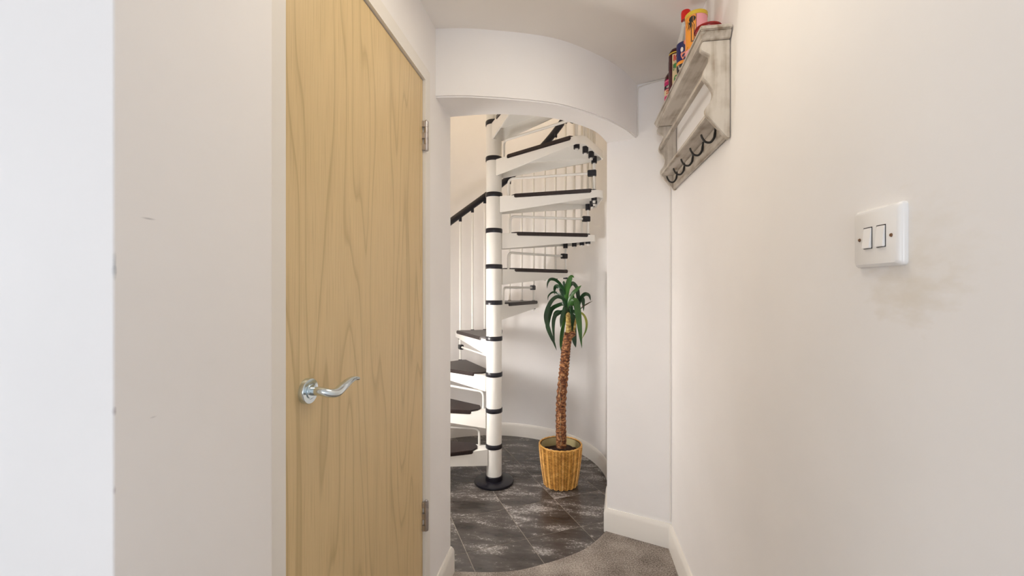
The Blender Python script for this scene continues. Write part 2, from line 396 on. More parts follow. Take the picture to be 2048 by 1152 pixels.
wframe('x', -2.67, -1.75, 0.05, 0.3, 1.9, 'window_1', 'white framed hall window on the left behind the viewer')
wframe('y', HB - 0.07, -1.65, 0.15, 0.45, 2.05, 'window_2', 'white framed hall window at the far end behind the viewer')

# right wall and pier
struct(MB().box((XR, -4.6, 0), (XR + 0.12, PR[1] + 0.15, ZC + 0.05)).build('wall_right', M['wall_r']), 'white right corridor wall with finger marks', 'wall')
cs = (SCX + SR, SCY)
pier = MB().prism([PC, PR, (XR + 0.10, PR[1]), (XR + 0.10, 2.9), (cs[0] + 0.004, 2.9), (cs[0] + 0.004, cs[1])], 0, ZT)
struct(pier.build('wall_pier', M['wall'], bevel=0.004), 'white angled pier between the stairwell opening and the right wall', 'wall')

# round stairwell wall
a_in, a_out = [], []
for i in range(0, 91):
    t = R(0 + 262 * i / 90)
    a_in.append((SCX + SR * math.cos(t), SCY + SR * math.sin(t))); a_out.append((SCX + (SR + 0.12) * math.cos(t), SCY + (SR + 0.12) * math.sin(t)))
a_in.append((-0.60, 1.790)); a_out.append((-0.72, 1.760))
a_in.append((XL - 0.001, 1.766)); a_out.append((-0.60, 1.70))
struct(MB().strip(a_in, a_out, 0, ZT).build('wall_stairwell', M['wall'], smooth=True), 'white round wall of the stairwell', 'wall')
struct(MB().prism([(SCX + 1.3 * math.cos(2 * PI * i / 48), SCY + 1.3 * math.sin(2 * PI * i / 48)) for i in range(48)], ZT, ZT + 0.1).build('ceiling_stairwell', M['ceil']), 'ceiling high above the spiral stairs', 'ceiling')

# skirting boards
def skirt(path, name, label, off, h=0.118, t=0.015, close=False):
    prof = [(0, 0), (t, 0), (t, h - 0.022), (t * 0.75, h - 0.010), (t * 0.35, h), (0, h)]
    P = [Vector((p[0], p[1], 0)) for p in path]; mb = MB(); k = len(prof)
    for i, p in enumerate(P):
        ds = []
        if i: ds.append((p - P[i - 1]).normalized())
        if i < len(P) - 1: ds.append((P[i + 1] - p).normalized())
        ns = [Vector((-d.y, d.x, 0)) * off for d in ds]; n = sum(ns, Vector()).normalized(); sc = 1 / max(0.4, n.dot(ns[0]))
        for r, z in prof: mb.v.append((p.x + n.x * r * sc, p.y + n.y * r * sc, z))
    for i in range(len(P) - 1):
        for j in range(k):
            j2 = (j + 1) % k; mb.f.append((i * k + j, i * k + j2, (i + 1) * k + j2, (i + 1) * k + j))
    mb.f.append(tuple(range(k))); mb.f.append(tuple((len(P) - 1) * k + j for j in range(k)))
    return struct(mb.build(name, M['gloss'], smooth=True), label, 'baseboard')
skirt([(XR, -4.6), PR], 'baseboard_right', 'white skirting board along the right wall', 1)
skirt([PR, PC, ((PC[0] + cs[0]) / 2, (PC[1] + cs[1]) / 2)], 'baseboard_pier', 'white skirting board wrapping the pier', 1)
skirt([(XL + 0.002, DY1 + FW), (XL + 0.002, 1.766), (XL - 0.06, 1.782)], 'baseboard_left', 'white skirting board ending at the stairwell opening', -1)
skirt([(XLp, 0.410), (XLp, DY0 - FW - 0.012)], 'baseboard_left', 'white skirting board on the left wall before the door', -1)
skirt([p for p in a_in[:91]], 'baseboard_stairwell', 'white skirting board curving round the stairwell', 1, 0.105, 0.012)

# door: frame, leaf, hinges, lever handle
door = bpy.data.objects.new('door_1', None); C.objects.link(door); door.location = (XL, (DY0 + DY1) / 2, 0); ORG[door.name] = Vector(door.location)
struct(door, 'pale oak flush door with chrome lever handle on the left wall', 'door')
G = 0.003
fr = MB()
fr.box((XL - 0.10, DY0 - FW, 0), (XL, DY0 - G, DZ + G)).box((XL - 0.10, DY1 + G, 0), (XL + 0.006, DY1 + FW, DZ + G)).box((XL - 0.10, DY0 - FW, DZ + G), (XL + 0.006, DY1 + FW, DZ + FW))
fr.box((XL - 0.10, DY0 - G, 0), (XL - 0.05, DY0 + 0.012, DZ)).box((XL - 0.10, DY1 - 0.012, 0), (XL - 0.05, DY1 + G, DZ)).box((XL - 0.10, DY0, DZ - 0.012), (XL - 0.05, DY1, DZ + G))
fr.build('door_frame', M['gloss'], door)
MB().box((XL - 0.048, DY0, 0.008), (XL - 0.004, DY1, DZ)).build('door_leaf', M['oak'], door, bevel=0.0012)
HY = DY1 + 0.0015
for zc in (CAM_H + 0.539, CAM_H - 0.808):
    hg = MB().cyl((XL + 0.009, HY), 0.0072, zc - 0.052, zc + 0.052, 16).build('hinge', M['steel'], door, smooth=True)
    kn = MB()
    for q in range(-2, 3): kn.cyl((XL + 0.009, HY), 0.0080, zc + q * 0.0205 - 0.0088, zc + q * 0.0205 + 0.0088, 16)
    kn.lathe([(0.0001, 0.052), (0.005, 0.053), (0.0035, 0.057), (0.0001, 0.058)], (XL + 0.009, HY, zc), 12)
    kn.build('hinge_knuckle', M['steel'], hg, smooth=True)
    lf = MB()
    for q in (-2, 0, 2): lf.box((XL - 0.004, HY - 0.010, zc + q * 0.0205 - 0.010), (XL + 0.006, HY - 0.004, zc + q * 0.0205 + 0.010))
    lf.build('hinge_leaf', M['steel'], hg)
hy, hz, hx = 0.785, CAM_H - 0.207, XL - 0.004
handle = MB().lathe([(0.012, 0.000), (0.0255, 0.000), (0.0258, 0.008), (0.0245, 0.0105), (0.0165, 0.0108), (0.0160, 0.0095), (0.0145, 0.0095), (0.0140, 0.0125), (0.011, 0.013)], (hx, hy, hz), 40, 'x').build('door_handle', M['chrome'], door, smooth=True)
p = catmull([(hx + 0.008, hy, hz), (hx + 0.032, hy, hz), (hx + 0.047, hy + 0.005, hz - 0.004), (hx + 0.054, hy + 0.020, hz - 0.006), (hx + 0.054, hy + 0.045, hz), (hx + 0.051, hy + 0.075, hz + 0.005), (hx + 0.049, hy + 0.098, hz + 0.0055), (hx + 0.049, hy + 0.117, hz + 0.0020)], 6)
rr = []
for i in range(len(p)):
    t = i / (len(p) - 1)
    rr.append(0.0088 if t < 0.35 else 0.0088 + 0.0012 * math.sin((t - 0.35) / 0.3 * PI) if t < 0.65 else 0.0088 - 0.0045 * (t - 0.65) / 0.35)
MB().tube(p, rr, 16).build('lever', M['chrome'], handle, smooth=True)

# thin cable run along the pier top and down the corner
def on_pier(t, off=0.004):
    d = Vector((PR[0] - PC[0], PR[1] - PC[1])).normalized(); n = Vector((d.y, -d.x))
    return (PC[0] + (PR[0] - PC[0]) * t + n.x * off, PC[1] + (PR[1] - PC[1]) * t + n.y * off)
cb = MB()
e = on_pier(0.50); e2 = on_pier(0.56); e1 = on_pier(0.985)
cb.tube(catmull([(*e1, 0.13), (*e1, 1.0), (*e1, ZC - 0.02), (*on_pier(0.95), ZC - 0.006), (*on_pier(0.7), ZC - 0.006), (*e2, ZC - 0.012), (*e, ZC - 0.03), (*e, ZS + 0.10), (*on_pier(0.498), ZS + 0.012)], 8), 0.0028, 8)
o = cb.build('cable', M['cable'], smooth=True); o['label'] = 'thin white cable running along the pier top and down the wall corner'; o['category'] = 'cable'

# ------------------------------------------------------------------ spiral staircase
NX, NY = -0.508, 2.650
RISE, STEP, NT = 0.2262, 26.6, 11
def zk(k): return 0.220 + RISE * (k - 1)
def ak(k): return 16.4 + STEP * (7 - k)           # angle of the upper edge of tread k
HALF = 15.5
def pol(r, deg, side=0.0):
    a = R(deg); return (NX + r * math.cos(a) - side * math.sin(a), NY + r * math.sin(a) + side * math.cos(a))
stair = thing('spiral_staircase', 'white steel spiral staircase with dark wooden treads and black handrail', 'staircase', (NX, NY, 0))
ztop = zk(NT) + 1.15
newel = MB().cyl((NX, NY), 0.0490, 0.02, ztop, 40).build('newel_post', M['steel_w'], stair, smooth=True)
MB().lathe([(0.02, 0.0006), (0.122, 0.0006), (0.124, 0.006), (0.122, 0.014), (0.114, 0.018), (0.055, 0.020), (0.0555, 0.045), (0.052, 0.048), (0.02, 0.048)], (NX, NY, 0), 56).build('base_plate', M['black'], stair, smooth=True)
for k in range(1, NT + 1):
    zc = zk(k) + 0.014
    MB().lathe([(0.040, zc - 0.0145), (0.0525, zc - 0.0145), (0.0535, zc - 0.012), (0.0535, zc + 0.010), (0.0515, zc + 0.0135), (0.040, zc + 0.0135)], (NX, NY, 0), 40).build('collar', M['black'], newel, smooth=True)
RO = 0.665
def outline(r0, w0, r1, half_deg, cr, grow=0.0):
    """plan outline of a tread in its own axes (u outwards, w sideways), rounded outer corners"""
    w1 = r1 * math.tan(R(half_deg)) * 0.985
    pts = [(r0 - grow, -(w0 + grow)), ]
    def corner(sx):
        c = (r1 - cr + grow, sx * (w1 - cr + grow)); arr = []
        for q in range(0, 7):
            a = R(-90 + 15 * q + 8) if sx < 0 else R(15 * q - 8)
            arr.append((c[0] + cr * math.cos(a), c[1] + cr * math.sin(a)))
        return arr
    pts += corner(-1) + corner(1) + [(r0 - grow, w0 + grow)]
    return pts
OUT = outline(0.040, 0.040, RO, HALF, 0.055)
def offset_in(pts, d):
    res = []; n = len(pts)
    for i in range(n):
        a, b, c = Vector(pts[i - 1]), Vector(pts[i]), Vector(pts[(i + 1) % n])
        d1 = (b - a).normalized(); d2 = (c - b).normalized(); n1 = Vector((-d1.y, d1.x)); n2 = Vector((-d2.y, d2.x))
        nn = (n1 + n2).normalized(); sc = 1 / max(0.5, nn.dot(n1)); res.append((b.x + nn.x * d * sc, b.y + nn.y * d * sc))
    return res
def depth(u): return 0.100 - 0.058 * min(1, max(0, (u - 0.05) / (RO - 0.12)))
HR = 0.632
def zrail(deg):                                    # handrail centre height
    return zk(4) + 1.03 - RISE * (deg - (ak(4) + 13)) / STEP
for k in range(1, NT + 1):
    ca = ak(k) + HALF; z = zk(k); a = R(ca); ca_, sa_ = math.cos(a), math.sin(a)
    W = lambda u, w, zz: (NX + u * ca_ - w * sa_, NY + u * sa_ + w * ca_, zz)
    P = OUT; Q = offset_in(P, 0.007); n = len(P); mb = MB()
    mb.v += [W(u, w, z) for u, w in P] + [W(u, w, z - depth(u)) for u, w in P] + [W(u, w, z - depth(u)) for u, w in Q] + [W(u, w, z - 0.020) for u, w in Q]
    mb.f.append(tuple(range(n)))
    for i in range(n):
        j = (i + 1) % n
        mb.f += [(i, j, n + j, n + i), (n + i, n + j, 2 * n + j, 2 * n + i), (2 * n + i, 2 * n + j, 3 * n + j, 3 * n + i)]
    mb.f.append(tuple(range(4 * n - 1, 3 * n - 1, -1)))
    tread = mb.build('tread', M['steel_w'], stair, smooth=True)
    # dark tread pad lapping over both edges
    def wat(u): return 0.040 + (RO * math.tan(R(HALF)) * 0.985 - 0.040) * (u - 0.04) / (RO - 0.047 - 0.04)
    g = 0.006
    pp = [(0.135, -(wat(0.135) + g)), (0.585, -(wat(0.585) + g)), (0.60, -(wat(0.585) - 0.012)), (0.60, wat(0.585) - 0.012), (0.585, wat(0.585) + g), (0.135, wat(0.135) + g), (0.105, wat(0.12) * 0.35), (0.105, -wat(0.12) * 0.35)]
    poly = [W(u, w, 0)[:2] for u, w in pp]
    MB().prism(poly, z - 0.015, z + 0.009).build('tread_pad', M['pad'], tread, bevel=0.004)
    # riser bar: stub at the newel, bend, run out to the baluster
    be = ak(k) + 2.4; bx, by = pol(0.622, be)
    s0 = W(0.095, -(wat(0.095) - 0.016), 0)
    dirv = Vector((bx - s0[0], by - s0[1], 0)); ln = dirv.length; dirv.normalize()
    hb = 0.108; path = [(s0[0], s0[1], z - 0.002), (s0[0], s0[1], z + hb - 0.03)]
    for q in range(1, 7):
        t = R(15 * q); path.append((s0[0] + dirv.x * 0.03 * (1 - math.cos(t)), s0[1] + dirv.y * 0.03 * (1 - math.cos(t)), z + hb - 0.03 + 0.03 * math.sin(t)))
    path.append((s0[0] + dirv.x * (ln - 0.01), s0[1] + dirv.y * (ln - 0.01), z + hb))
    MB().tube(path, 0.0078, 12).build('riser_bar', M['steel_w'], tread, smooth=True)
    cl = MB(); sx = Vector((-dirv.y, dirv.x, 0)); o3 = Vector((bx, by, z + hb)); n0 = len(cl.v)
    for dz in (-0.018, 0.018):
        for (e_, f_) in ((-0.034, -0.014), (0.017, -0.014), (0.017, 0.014), (-0.034, 0.014)):
            q = o3 + dirv * e_ + sx * f_; cl.v.append((q.x, q.y, q.z + dz))
    cl.f += [(0, 3, 2, 1), (4, 5, 6, 7), (0, 1, 5, 4), (1, 2, 6, 5), (2, 3, 7, 6), (3, 0, 4, 7)]
    cl.build('bar_clamp', M['black'], tread, bevel=0.003)
    for i in range(3):
        deg = ak(k) + 2.4 + STEP / 3 * i; x, y = pol(0.626, deg); zt = zrail(deg)
        if i == 0 and k == NT: pass
        rod = MB().cyl((x, y), 0.0082, z - 0.068, zt - 0.012, 12).build('baluster', M['steel_w'], stair, smooth=True)
        MB().lathe([(0.009, z), (0.0155, z), (0.0150, z + 0.008), (0.0095, z + 0.012)], (x, y, 0), 16).build('base_cap', M['black'], rod, smooth=True)
        MB().cyl((x, y), 0.0165, z - 0.056, z - 0.020, 16).build('sleeve', M['black'], rod, smooth=True)
        if i == 0 and k < NT:
            zu = zk(k + 1); MB().cyl((x, y), 0.0165, zu - 0.060, zu - 0.020, 16).build('sleeve', M['black'], rod, smooth=True)
        MB().lathe([(0.0095, zt - 0.055), (0.012, zt - 0.05), (0.012, zt - 0.018), (0.0095, zt - 0.016)], (x, y, 0), 12).build('top_cap', M['black'], rod, smooth=True)
path = []
d = ak(1) + 32
while d > ak(NT) - 4: 
    x, y = pol(HR, d); path.append((x, y, zrail(d))); d -= 3
MB().tube(path, 0.025, 14).build('handrail', M['black'], stair, smooth=True)

# ------------------------------------------------------------------ potted yucca in a woven basket
PX, PY = -0.0907, 2.690
plant = thing('potted_yucca', 'tall yucca with drooping green leaves in a golden woven straw basket', 'potted plant', (PX, PY, 0))
RB, RT, BH = 0.103, 0.134, 0.250
def rb(z):
    t = z / BH; return RB + (RT - RB) * (1 - (1 - t) ** 1.5)
prof = [(0.02, 0.002), (rb(0) - 0.008, 0.002)] + [(rb(z * BH / 10) - 0.006, max(0.004, z * BH / 10)) for z in range(0, 11)] + [(RT - 0.010, BH), (RT - 0.012, BH - 0.075), (0.02, BH - 0.078)]
basket = MB().lathe(prof, (PX, PY, 0), 56).build('basket', M['straw_in'], plant, smooth=True)
wv = MB(); NCOL, NROW = 40, 27
def stitch(ac, zc, lean):
    """one slanted straw strand: a small raised lozenge lying on the basket side"""
    r = rb(zc); hw = PI / NCOL * 1.06; hh = BH / NROW * 0.62; n = len(wv.v); k = 0
    for s_ in (-1.0, -0.4, 0.4, 1.0):
        a = ac + s_ * hw; zc2 = zc + lean * s_ * hh * 0.95
        rise = 0.0042 * (1 - 1.1 * s_ * s_)
        sq = 0.80 - 0.42 * s_ * s_
        for q, (dz, up) in enumerate(((-hh * sq, -0.003), (0, rise), (hh * sq, -0.003))):
            rr_ = rb(min(BH, max(0, zc2 + dz))) + up
            wv.v.append((PX + rr_ * math.cos(a), PY + rr_ * math.sin(a), min(BH + 0.001, max(0.001, zc2 + dz))))
    for i in range(3):
        for j in range(2):
            wv.f.append((n + i * 3 + j, n + (i + 1) * 3 + j, n + (i + 1) * 3 + j + 1, n + i * 3 + j + 1))
for i in range(NCOL):
    for j in range(NROW):
        stitch(2 * PI * i / NCOL, (j + 0.5) * BH / NROW, 1 if i % 2 else -1)
w_o = wv.build('straw_weave', M['straw'], basket, smooth=False); w_o['kind'] = 'stuff'
rp = [(PX + (RT - 0.003) * math.cos(2 * PI * i / 72), PY + (RT - 0.003) * math.sin(2 * PI * i / 72), BH + 0.0015 * math.sin(i * 2.3)) for i in range(73)]
MB().tube(rp, 0.0052, 8).build('basket_rim', M['straw'], basket, smooth=True)
MB().lathe([(RT - 0.013, BH - 0.002), (RT - 0.0145, BH - 0.074), (RT - 0.0150, BH - 0.074), (RT - 0.0138, BH - 0.002)], (PX, PY, 0), 56, cap=False).build('basket_lining', M['liner'], basket, smooth=True)
so = MB(); n = 0
so.v.append((PX, PY, BH - 0.045))
for ri in range(1, 7):
    for i in range(36):
        r = (RT - 0.0152) * ri / 6; a = 2 * PI * i / 36
        so.v.append((PX + r * math.cos(a), PY + r * math.sin(a), BH - 0.050 + random.uniform(-0.006, 0.006)))
for i in range(36): so.f.append((0, 1 + i, 1 + (i + 1) % 36))
for ri in range(5):
    for i in range(36):
        j = (i + 1) % 36; so.f.append((1 + ri * 36 + i, 1 + (ri + 1) * 36 + i, 1 + (ri + 1) * 36 + j, 1 + ri * 36 + j))
so.build('soil', M['soil'], plant, smooth=True)
MB().box((PX - 0.070, PY - 0.030, BH - 0.050), (PX - 0.048, PY - 0.022, BH - 0.028)).build('plant_tag', M['switch'], plant, bevel=0.003)

right = Vector((c8, s8, 0)); deep = Vector((-s8, c8, 0))
K = 2.69 / 850 / 6.4                                 # metres per step of the leaf sketch grid
def LP(x, y, d=0.0):                                 # leaf sketch grid -> metres round the cane
    zz = CAM_H + (576 - (540 + y / 6.4)) * 2.69 / 850
    return Vector((PX, PY, 0)) + right * ((x - (1121 - 1060) * 6.4) * K) + deep * d + Vector((0, 0, zz))
tp = catmull([LP(402, 2250, 0), LP(398, 2000, 0), LP(400, 1700, 0.005), LP(428, 1350, 0.0), LP(448, 1150, 0), LP(462, 1000, 0), LP(486, 850, 0), LP(494, 800, 0)], 14)
rad = [0.0335 + 0.0022 * math.sin(i * 1.9) + 0.0015 * math.sin(i * 4.3) - 0.0075 * i / len(tp) for i in range(len(tp))]
trunk = MB().tube(tp, rad, 18).build('trunk', M['bark'], plant, smooth=True)
MB().tube(catmull([LP(494, 830), LP(494, 740), LP(490, 640), LP(486, 540), LP(480, 500)], 6), [0.020 - 0.009 * i / 24 + 0.001 * math.sin(i * 2.2) for i in range(25)], 14).build('young_cane', M['cane'], trunk, smooth=True)
MB().tube(catmull([LP(500, 840, -0.012), LP(540, 815, -0.016), LP(572, 825, -0.012)], 6), [0.020, 0.021, 0.022, 0.021, 0.021, 0.021, 0.0205, 0.020, 0.019, 0.018, 0.016, 0.013, 0.008], 12).build('burl', M['bark'], trunk, smooth=True)
MB().tube(catmull([LP(560, 830, 0.02), LP(585, 700, 0.03), LP(605, 600, 0.03), LP(620, 500, 0.03)], 5), [0.008] * 8 + [0.006] * 8, 10).build('side_shoot', M['cane'], trunk, smooth=True)
for (x, y, r2) in ((378, 1330, 1), (372, 1500, 1), (375, 1800, -1), (382, 2010, 1), (455, 1990, -1)):     # papery bark fibres
    MB().tube(catmull([LP(x + 15, y, -0.025), LP(x - 8 * r2, y + 60, -0.040), LP(x + 12, y + 130, -0.036), LP(x - 5, y + 200, -0.040)], 5), 0.0008, 5).build('bark_fibre', M['liner'], trunk, smooth=True)
def leaf(pts, width, mat, phi=35, v=0.25):
    P = catmull(pts, 7); n = len(P); mb = MB()
    for i in range(n):
        t = i / (n - 1)
        tg = (P[min(i + 1, n - 1)] - P[max(i - 1, 0)]).normalized()
        side = tg.cross(deep)
        if side.length < 1e-3: side = right.copy()
        side.normalize(); wd = (side * math.cos(R(phi)) + deep * math.sin(R(phi))); wd = (wd - tg * wd.dot(tg)).normalized()
        up = wd.cross(tg).normalized()
        w = width * (0.55 + 0.9 * t if t < 0.5 else 1.0 * (1 - ((t - 0.5) / 0.5) ** 2.2) + 0.02) * 0.5
        th_ = 0.0006
        for (sx_, uu) in ((-1, 0), (0, -v * w), (1, 0)): mb.v.append(tuple(P[i] + wd * sx_ * w + up * (uu + th_)))
        for (sx_, uu) in ((1, 0), (0, -v * w), (-1, 0)): mb.v.append(tuple(P[i] + wd * sx_ * w + up * (uu - th_)))
    for i in range(n - 1):
        for j in range(6): j2 = (j + 1) % 6; mb.f.append((i * 6 + j, i * 6 + j2, (i + 1) * 6 + j2, (i + 1) * 6 + j))
    mb.f.append(tuple(range(5, -1, -1))); mb.f.append(tuple((n - 1) * 6 + j for j in range(6)))
    return mb.build('leaf', mat, plant, smooth=True)
D, Y, G_, B_ = M['leaf_d'], M['leaf_y'], M['leaf_m'], M['leaf_b']
LV = [
 ([(478, 540, 0), (466, 420, -.01), (460, 300, -.03), (478, 170, -.05), (512, 92, -.06), (545, 98, -.07)], .030, G_, 20),
 ([(470, 520, 0), (448, 340, -.02), (400, 215, -.05), (320, 135, -.07), (250, 122, -.08), (215, 165, -.09), (205, 235, -.09)], .019, D, 40),
 ([(472, 520, 0), (440, 320, .03), (398, 230, .05), (352, 208, .06), (332, 245, .07), (329, 315, .07)], .024, D, 25),
 ([(470, 540, 0), (440, 400, .04), (380, 305, .07), (310, 286, .09), (256, 335, .10), (250, 395, .11)], .013, D, 40),
 ([(468, 545, 0), (445, 395, -.03), (352, 338, -.06), (272, 378, -.08), (215, 480, -.09), (190, 595, -.10), (228, 745, -.10), (290, 900, -.09), (325, 1000, -.08)], .027, D, 30),
 ([(470, 550, 0), (440, 440, .02), (360, 458, .05), (290, 510, .07), (254, 620, .08), (242, 740, .08), (295, 890, .08), (320, 955, .08)], .030, D, 25),
 ([(472, 545, 0), (438, 470, -.05), (414, 545, -.06), (390, 625, -.06), (379, 725, -.06)], .025, D, 20),
 ([(472, 560, 0), (440, 520, -.03), (352, 548, -.05), (302, 592, -.06), (288, 720, -.06), (308, 945, -.05)], .026, D, 28),
 ([(480, 540, 0), (476, 340, .01), (492, 250, .02), (532, 182, .03), (582, 180, .05), (628, 255, .05), (640, 350, .05), (634, 430, .05)], .024, D, 30),
 ([(482, 540, 0), (484, 420, -.03), (530, 300, -.06), (590, 235, -.08), (628, 198, -.09)], .020, G_, 30),
 ([(620, 510, .03), (640, 390, .02), (695, 312, 0), (748, 322, -.01), (768, 390, -.02)], .022, D, 30),
 ([(620, 500, .03), (660, 390, .05), (692, 372, .06), (706, 430, .07), (708, 535, .07)], .024, D, 20),
 ([(622, 540, .03), (680, 472, .02), (740, 430, .01), (802, 395, 0)], .007, B_, 30),
 ([(622, 560, .03), (660, 550, .0), (698, 600, -.02), (714, 680, -.03), (700, 775, -.03), (655, 868, -.03)], .017, Y, 35),
 ([(480, 560, 0), (530, 405, -.05), (572, 405, -.07), (592, 560, -.08), (612, 740, -.08), (640, 975, -.07)], .036, G_, 15),
 ([(600, 560, .03), (565, 545, .05), (572, 700, .06), (582, 900, .05), (602, 1002, .05)], .034, D, 15),
 ([(470, 560, 0), (452, 650, .04), (428, 800, .06), (414, 950, .06), (416, 1065, .06)], .024, G_, 25),
 ([(484, 540, 0), (535, 335, .03), (565, 372, .05), (600, 480, .06), (606, 640, .06)], .026, D, 25),
 ([(482, 545, 0), (508, 430, .03), (535, 392, .04), (536, 470, .05)], .016, D, 30),
 ([(474, 555, 0), (382, 530, .04), (332, 560, .06), (308, 650, .07)], .018, D, 30),
 ([(476, 540, 0), (455, 380, -.01), (430, 180, -.02), (428, 140, -.02)], .016, D, 25),
 ([(620, 520, .03), (640, 400, .06), (632, 290, .08), (600, 235, .09)], .022, D, 25),
 ([(484, 560, 0), (505, 470, -.04), (515, 500, -.05), (512, 590, -.05)], .024, D, 20),
 ([(470, 560, 0), (400, 250 + 20, -.01), (392, 262, -.02)], .020, D, 20),
]
for pts, wdt, mt, phi in LV: leaf([LP(*q) for q in pts], wdt * 1.15, mt, phi)

# ------------------------------------------------------------------ wall shelf with hooks
SHX = XR - 0.003
SY0, SY1 = 1.318, 2.003
shelf = thing('wall_shelf', 'whitewashed wooden wall shelf with scalloped sides and iron hooks', 'shelf', (XR, (SY0 + SY1) / 2, 1.67))
side_pts = catmull([(0.074, 1.955, 0), (0.080, 1.945, 0), (0.080, 1.930, 0), (0.070, 1.922, 0), (0.056, 1.911, 0), (0.060, 1.893, 0), (0.072, 1.868, 0), (0.073, 1.848, 0), (0.058, 1.826, 0), (0.047, 1.803, 0), (0.052, 1.780, 0), (0.067, 1.757, 0), (0.064, 1.738, 0), (0.052, 1.722, 0), (0.036, 1.703, 0), (0.018, 1.680, 0), (0.008, 1.668, 0)], 5)
for y0 in (SY0, SY1 - 0.018):
    prof = [(SHX, 1.668)] + [(SHX - q.x, q.y) for q in reversed(side_pts)] + [(SHX, 1.955)]
    mb = MB(); k = len(prof); mb.v += [(x, y0, z) for x, z in prof] + [(x, y0 + 0.018, z) for x, z in prof]
    mb.f += [tuple(range(k)), tuple(range(2 * k - 1, k - 1, -1))] + [(i, (i + 1) % k, k + (i + 1) % k, k + i) for i in range(k)]
    mb.build('side_panel', M['wood_z'], shelf, bevel=0.0015)
ZP = 1.990
MB().box((SHX - 0.088, SY0 - 0.022, ZP - 0.014), (SHX, SY1 + 0.022, ZP)).build('top_plank', M['wood_y'], shelf, bevel=0.003)
mo = MB(); y0, y1 = SY0 - 0.004, SY1 + 0.004
n = 0
mo.v += [(SHX - 0.078, y0, ZP - 0.034), (SHX, y0, ZP - 0.034), (SHX, y1, ZP - 0.034), (SHX - 0.078, y1, ZP - 0.034), (SHX - 0.086, y0 - 0.014, ZP - 0.014), (SHX, y0 - 0.014, ZP - 0.014), (SHX, y1 + 0.014, ZP - 0.014), (SHX - 0.086, y1 + 0.014, ZP - 0.014)]
mo.f += [(0, 3, 2, 1), (4, 5, 6, 7), (0, 1, 5, 4), (1, 2, 6, 5), (2, 3, 7, 6), (3, 0, 4, 7)]
mo.build('moulding', M['wood_y'], shelf, bevel=0.002)
MB().box((SHX - 0.072, SY0 + 0.017, 1.850), (SHX - 0.058, SY1 - 0.017, 1.866)).build('guard_rail', M['wood_y'], shelf, bevel=0.002)
MB().box((SHX - 0.064, SY0 + 0.017, 1.734), (SHX, SY1 - 0.017, 1.748)).build('ledge', M['wood_y'], shelf, bevel=0.002)
MB().box((SHX - 0.012, SY0 + 0.017, 1.672), (SHX, SY1 - 0.017, 1.734)).build('back_board', M['wood_y'], shelf, bevel=0.002)
for y in (1.405, 1.535, 1.66, 1.785, 1.91):
    x = SHX - 0.012
    pth = catmull([(x + 0.001, y, 1.727), (x - 0.003, y, 1.712), (x - 0.006, y, 1.698), (x - 0.016, y + 0.002, 1.686), (x - 0.030, y + 0.004, 1.689), (x - 0.039, y + 0.006, 1.703), (x - 0.042, y + 0.007, 1.713)], 5)
    hk = MB().tube(pth, [0.0042 - 0.0012 * i / len(pth) for i in range(len(pth))], 8)
    hk.lathe([(0.0001, -0.004), (0.006, -0.004), (0.006, 0.0005), (0.0001, 0.0005)], (x, y, 1.724), 10, 'x')
    hk.build('hook', M['iron'], shelf, smooth=True)

# ------------------------------------------------------------------ bottles and tins on the shelf
TH = R(-104)
def cyl_poly(c, r, poly, z0):                        # flat print wrapped on a bottle: poly in (sideways metres, height)
    mb = MB(); mb.face([(c[0] + r * math.cos(TH + q[0] / r), c[1] + r * math.sin(TH + q[0] / r), z0 + q[1]) for q in poly]); return mb
def printed(c, r, polys, name, mat, parent, z0):
    mb = MB()
    for pl in polys: mb.face([(c[0] + r * math.cos(TH + q[0] / r), c[1] + r * math.sin(TH + q[0] / r), z0 + q[1]) for q in pl])
    return mb.build(name, mat, parent)
def band(c, r, z0, z1, name, mat, parent):
    return MB().lathe([(r, z0), (r, z1)], (c[0], c[1], 0), 36, cap=False).build(name, mat, parent, smooth=True)
def rect(x0, x1, z0, z1): return [(x0, z0), (x1, z0), (x1, z1), (x0, z1)]
def ell(cx, cz, rx, rz, n=16): return [(cx + rx * math.cos(2 * PI * i / n), cz + rz * math.sin(2 * PI * i / n)) for i in range(n)]
pm = lambda nm, rgb, ro=0.45: plain(nm, rgb, ro)
MAG, BLK, CRM, RED = pm('magenta_print', (0.55, 0.015, 0.13)), pm('black_print', (0.01, 0.008, 0.01)), pm('cream_print', (0.72, 0.60, 0.36)), pm('red_print', (0.65, 0.03, 0.02))
GRN, NVY, SAL, WHT, ORG_, YEL, PNK = pm('green_print', (0.05, 0.30, 0.07)), pm('navy_print', (0.012, 0.012, 0.10)), pm('salmon_print', (0.78, 0.28, 0.18)), pm('white_print', (0.8, 0.76, 0.7)), pm('orange_print', (0.80, 0.30, 0.03)), pm('yellow_rim', (0.68, 0.47, 0.04), 0.3), pm('pink_print', (0.85, 0.30, 0.30))
PINKL = pm('pale_pink_print', (0.85, 0.36, 0.40)); MAR = pm('maroon_sauce', (0.06, 0.004, 0.006), 0.12); GLS = glass('clear_glass', (0.93, 0.95, 0.92)); CRED = pm('red_plastic', (0.72, 0.015, 0.01), 0.3); DRED = pm('dark_red_glaze', (0.26, 0.008, 0.006), 0.25)
GROUP = 'bottles and tins on the wall shelf'
